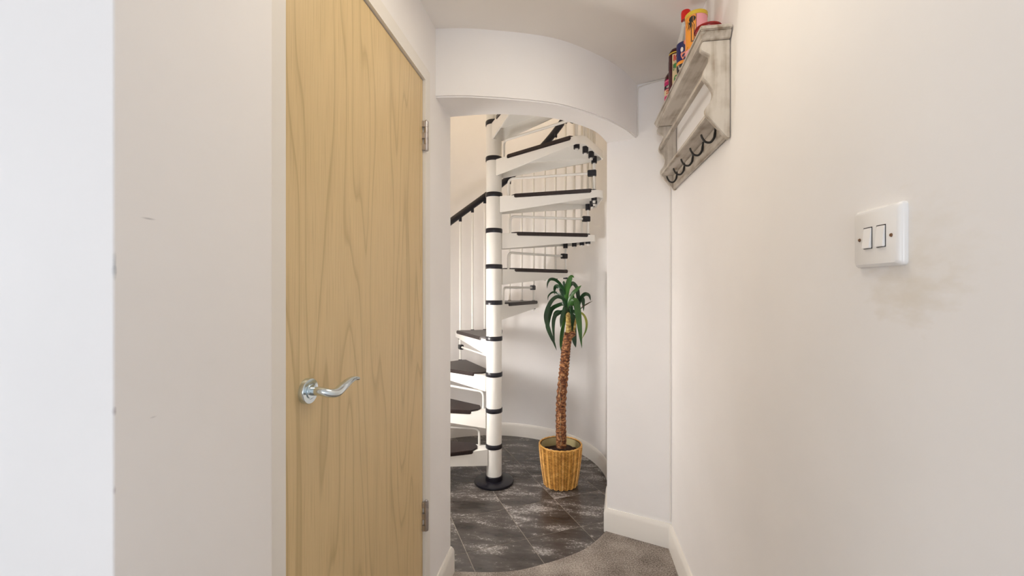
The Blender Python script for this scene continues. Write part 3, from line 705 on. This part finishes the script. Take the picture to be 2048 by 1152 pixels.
# maroon bottle, magenta label (farthest)
c = (0.405, 1.872); r = 0.030
t = thing('sauce_bottle', 'dark maroon sauce bottle with magenta and black label, farthest along the shelf', 'bottle', (c[0], c[1], ZP), GROUP)
MB().lathe([(0.01, 0.0005), (r - 0.002, 0.0005), (r, 0.004), (r, 0.115), (r * 0.93, 0.130), (r * 0.62, 0.144), (0.0135, 0.150), (0.0130, 0.172), (0.005, 0.172)], (c[0], c[1], ZP), 36).build('bottle_body', MAR, t, smooth=True)
MB().lathe([(0.005, 0.160), (0.0148, 0.160), (0.0148, 0.194), (0.0135, 0.197), (0.005, 0.197)], (c[0], c[1], ZP), 28).build('bottle_cap', M['black'], t, smooth=True)
lb = band(c, r + 0.0006, ZP + 0.020, ZP + 0.112, 'label', MAG, t)
band(c, r + 0.0010, ZP + 0.074, ZP + 0.088, 'black_band', BLK, lb); band(c, r + 0.0010, ZP + 0.048, ZP + 0.070, 'cream_band', CRM, lb)
band(c, r + 0.0010, ZP + 0.104, ZP + 0.107, 'pale_line', PINKL, lb); band(c, r + 0.0010, ZP + 0.044, ZP + 0.047, 'pale_line', PINKL, lb); band(c, r + 0.0010, ZP + 0.024, ZP + 0.027, 'pale_line', PINKL, lb)
printed(c, r + 0.0014, [rect(-0.022 + i * 0.006, -0.018 + i * 0.006, 0.076, 0.084 + 0.002 * (i % 2)) for i in range(5)], 'lettering', WHT, lb, ZP)
printed(c, r + 0.0014, [rect(-0.024 + i * 0.006, -0.020 + i * 0.006, 0.060, 0.067) for i in range(8)] + [rect(-0.024 + i * 0.007, -0.019 + i * 0.007, 0.051, 0.057) for i in range(7)], 'lettering', RED, lb, ZP)
printed(c, r + 0.0014, [[(-0.004, 0.088), (0.006, 0.088), (0.004, 0.096), (0.001, 0.102), (-0.001, 0.094)]], 'emblem', BLK, lb, ZP)
# jar bottle with cream label, red and green marks
c = (0.395, 1.752); r = 0.0285
t = thing('sauce_bottle', 'brown sauce bottle with cream label printed in red and green', 'bottle', (c[0], c[1], ZP), GROUP)
MB().lathe([(0.01, 0.0005), (r - 0.002, 0.0005), (r, 0.004), (r, 0.152), (r * 0.94, 0.166), (r * 0.70, 0.177), (0.012, 0.181), (0.004, 0.181)], (c[0], c[1], ZP), 36).build('bottle_body', MAR, t, smooth=True)
lb = MB(); rr_ = r + 0.0006
g = []
for i in range(13):
    a = TH - 0.50 + 1.9 * i / 12; g.append((c[0] + rr_ * math.cos(a), c[1] + rr_ * math.sin(a)))
for i in range(12): lb.face([(*g[i], ZP + 0.018), (*g[i + 1], ZP + 0.018), (*g[i + 1], ZP + 0.150), (*g[i], ZP + 0.150)])
lb = lb.build('label', CRM, t, smooth=True)
band(c, r * 0.965 + 0.0006, ZP + 0.155, ZP + 0.160, 'gold_band', YEL, t)
q = r + 0.0011
printed(c, q, [[(-0.010, 0.122), (-0.006, 0.122), (-0.004, 0.146), (-0.009, 0.146)], [(-0.003, 0.124), (0.001, 0.124), (-0.001, 0.134), (0.006, 0.146), (0.001, 0.146), (-0.004, 0.136)], [(0.004, 0.122), (0.010, 0.122), (0.003, 0.134), (0.000, 0.132)]], 'red_marks', RED, lb, ZP)
printed(c, q, [ell(-0.002, 0.104, 0.008, 0.010, 8), [(-0.010, 0.084), (0.006, 0.088), (0.008, 0.094), (-0.006, 0.096)], ell(0.000, 0.050, 0.0085, 0.017, 12)], 'green_marks', GRN, lb, ZP)
printed(c, q + 0.0004, [rect(-0.012, -0.010, 0.086, 0.112), [(0.005, 0.036), (0.013, 0.030), (0.011, 0.066), (0.007, 0.068)], rect(-0.010, 0.006, 0.096, 0.0985), [(0.002, 0.066), (0.010, 0.070), (0.012, 0.078), (0.006, 0.072)], rect(0.010, 0.012, 0.09, 0.114)], 'black_marks', BLK, lb, ZP)
# clear bottle with red cap and navy label
c = (0.385, 1.566); r = 0.0300
t = thing('sauce_bottle', 'clear glass bottle with bright red cap and navy blue label', 'bottle', (c[0], c[1], ZP), GROUP)
MB().lathe([(0.01, 0.0005), (r - 0.002, 0.0005), (r, 0.004), (r, 0.094), (r * 0.92, 0.110), (r * 0.72, 0.130), (r * 0.50, 0.158), (0.0125, 0.176), (0.0125, 0.188), (0.004, 0.188)], (c[0], c[1], ZP), 36).build('bottle_body', GLS, t, smooth=True)
MB().lathe([(0.004, 0.180), (0.0155, 0.180), (0.0158, 0.206), (0.0145, 0.211), (0.004, 0.212)], (c[0], c[1], ZP), 32).build('bottle_cap', CRED, t, smooth=True)
lb = band(c, r + 0.0006, ZP + 0.030, ZP + 0.094, 'label', NVY, t)
q = r + 0.0011
printed(c, q, [ell(-0.013, 0.066, 0.0050, 0.0085, 14)], 'pale_oval', WHT, lb, ZP)
printed(c, q, [[(-0.010, 0.030), (-0.002, 0.042), (0.000, 0.052), (-0.004, 0.057), (-0.009, 0.053), (-0.014, 0.057), (-0.018, 0.051), (-0.016, 0.042)]], 'heart', SAL, lb, ZP)
printed(c, q, [ell(0.002, 0.088, 0.009, 0.010, 14)], 'salmon_spot', SAL, lb, ZP)
printed(c, q, [ell(-0.001 + 0.004 * i, 0.040 + 0.005 * (i % 3), 0.0013, 0.0013, 6) for i in range(5)], 'white_dots', WHT, lb, ZP)
band(c, r + 0.0008, ZP + 0.018, ZP + 0.029, 'orange_band', ORG_, t)
# pink and orange tin with yellow rim
c = (0.392, 1.462); r = 0.0335
t = thing('drink_tin', 'pink and orange tin with yellow rim and black palm print', 'tin', (c[0], c[1], ZP), GROUP)
HT = 0.132
MB().lathe([(0.01, 0.0005), (r - 0.003, 0.0005), (r, 0.004), (r, HT - 0.012), (r - 0.002, HT - 0.006), (0.01, HT - 0.006)], (c[0], c[1], ZP), 40).build('tin_body', PINKL, t, smooth=True)
MB().lathe([(r - 0.006, HT - 0.014), (r + 0.0008, HT - 0.014), (r + 0.0012, HT - 0.002), (r - 0.001, HT), (r - 0.006, HT)], (c[0], c[1], ZP), 40).build('tin_rim', YEL, t, smooth=True)
q = r + 0.0007
pm_ = MB()
for i in range(9):
    a0 = TH - 1.25 + 1.25 * i / 9; a1 = TH - 1.25 + 1.25 * (i + 1) / 9
    pm_.face([(c[0] + q * math.cos(a), c[1] + q * math.sin(a), ZP + z) for a, z in ((a0, 0.012), (a1, 0.012), (a1, HT - 0.015), (a0, HT - 0.015))])
lb = pm_.build('sunset_panel', ORG_, t, smooth=True)
q2 = q + 0.0005
palm = []
for (dx, dz) in ((-0.024, 0.004), (-0.022, -0.012), (-0.014, -0.026), (-0.006, -0.030), (0.006, -0.030), (0.013, -0.022)):
    palm.append([(-0.016, 0.098), (-0.016 + dx * 0.5 - 0.002, 0.102 + dz * 0.25), (-0.016 + dx, 0.098 + dz), (-0.016 + dx * 0.5 + 0.002, 0.094 + dz * 0.4)])
palm += [ell(-0.013, 0.104, 0.011, 0.010, 10), rect(-0.017, -0.0145, 0.03, 0.098), rect(-0.008, -0.006, 0.03, 0.085), rect(-0.0015, -0.0003, 0.012, 0.117)]
printed(c, q2, palm, 'palm_print', BLK, lb, ZP)
printed(c, q2, [[(-0.036, 0.012), (-0.001, 0.012), (-0.001, 0.036), (-0.012, 0.034), (-0.030, 0.020)]], 'dark_ground', BLK, lb, ZP)
printed(c, q2 - 0.0002, [[(-0.030, 0.045), (-0.002, 0.045), (-0.002, 0.075), (-0.020, 0.070)]], 'pink_glow', PNK, lb, ZP)
# dark red dish lying by the near end
c = (0.402, 1.372)
t = thing('red_dish', 'small dark red round dish at the near end of the shelf', 'dish', (c[0], c[1], ZP), None)
MB().lathe([(0.004, 0.0005), (0.022, 0.0005), (0.024, 0.004), (0.033, 0.016), (0.0385, 0.027), (0.0380, 0.0295), (0.036, 0.028), (0.031, 0.017), (0.020, 0.007), (0.004, 0.006)], (c[0], c[1], ZP), 40).build('bowl', DRED, t, smooth=True)
MB().lathe([(0.0345, 0.0275), (0.0390, 0.0255), (0.0405, 0.0285), (0.0390, 0.0315), (0.0350, 0.0305)], (c[0], c[1], ZP), 40, cap=False).build('rim', DRED, t, smooth=True)

# ------------------------------------------------------------------ light switch on the right wall
sy, sz = 0.703, 1.306
sw = thing('light_switch', 'white double light switch on the right wall', 'light switch', (XR, sy, sz))
def rsq(w, h, cr, n=5):
    out = []
    for (cx, cy, a0) in ((w - cr, h - cr, 0), (-w + cr, h - cr, 90), (-w + cr, -h + cr, 180), (w - cr, -h + cr, 270)):
        for i in range(n + 1): a = R(a0 + 90 * i / n); out.append((cx + cr * math.cos(a), cy + cr * math.sin(a)))
    return out
sp = MB(); layers = [(0.0500, 0.0445, 0.006, 0.0), (0.0500, 0.0445, 0.006, 0.0045), (0.0490, 0.0435, 0.006, 0.0065), (0.0445, 0.0400, 0.006, 0.0105)]
for (w, h, cr, dx) in layers: sp.v += [(XR - dx, sy + a, sz + b) for a, b in rsq(w, h, cr)]
k = 24
for l in range(3):
    for i in range(k): j = (i + 1) % k; sp.f.append((l * k + i, l * k + j, (l + 1) * k + j, (l + 1) * k + i))
sp.f += [tuple(range(k)), tuple(3 * k + i for i in range(k))]
plate = sp.build('plate', M['switch'], sw, smooth=True)
for yc in (sy + 0.0135, sy - 0.0145):
    x = XR - 0.0105; y0, y1, z0, z1 = yc - 0.0085, yc + 0.0085, sz - 0.0160, sz + 0.0150
    surround = MB().box((x - 0.0006, y0 - 0.0008, z0 - 0.0008), (x + 0.001, y1 + 0.0008, z1 + 0.0008)).build('rocker_gap', M['iron'], plate)
    rk = MB(); rk.v += [(x + 0.001, y0, z0), (x + 0.001, y1, z0), (x + 0.001, y1, z1), (x + 0.001, y0, z1), (x - 0.0042, y0, z0), (x - 0.0042, y1, z0), (x - 0.0012, y1, z1), (x - 0.0012, y0, z1)]
    rk.f += [(0, 3, 2, 1), (4, 5, 6, 7), (0, 1, 5, 4), (1, 2, 6, 5), (2, 3, 7, 6), (3, 0, 4, 7)]
    rk.build('rocker', M['switch'], sw, bevel=0.0007)
for yc in (sy + 0.0325, sy - 0.0345):
    MB().lathe([(0.0001, -0.0016), (0.0022, -0.0014), (0.0027, 0.0), (0.0027, 0.002)], (XR - 0.0105, yc, sz - 0.0015), 14, 'x').build('screw', M['rust'], sw, smooth=True)
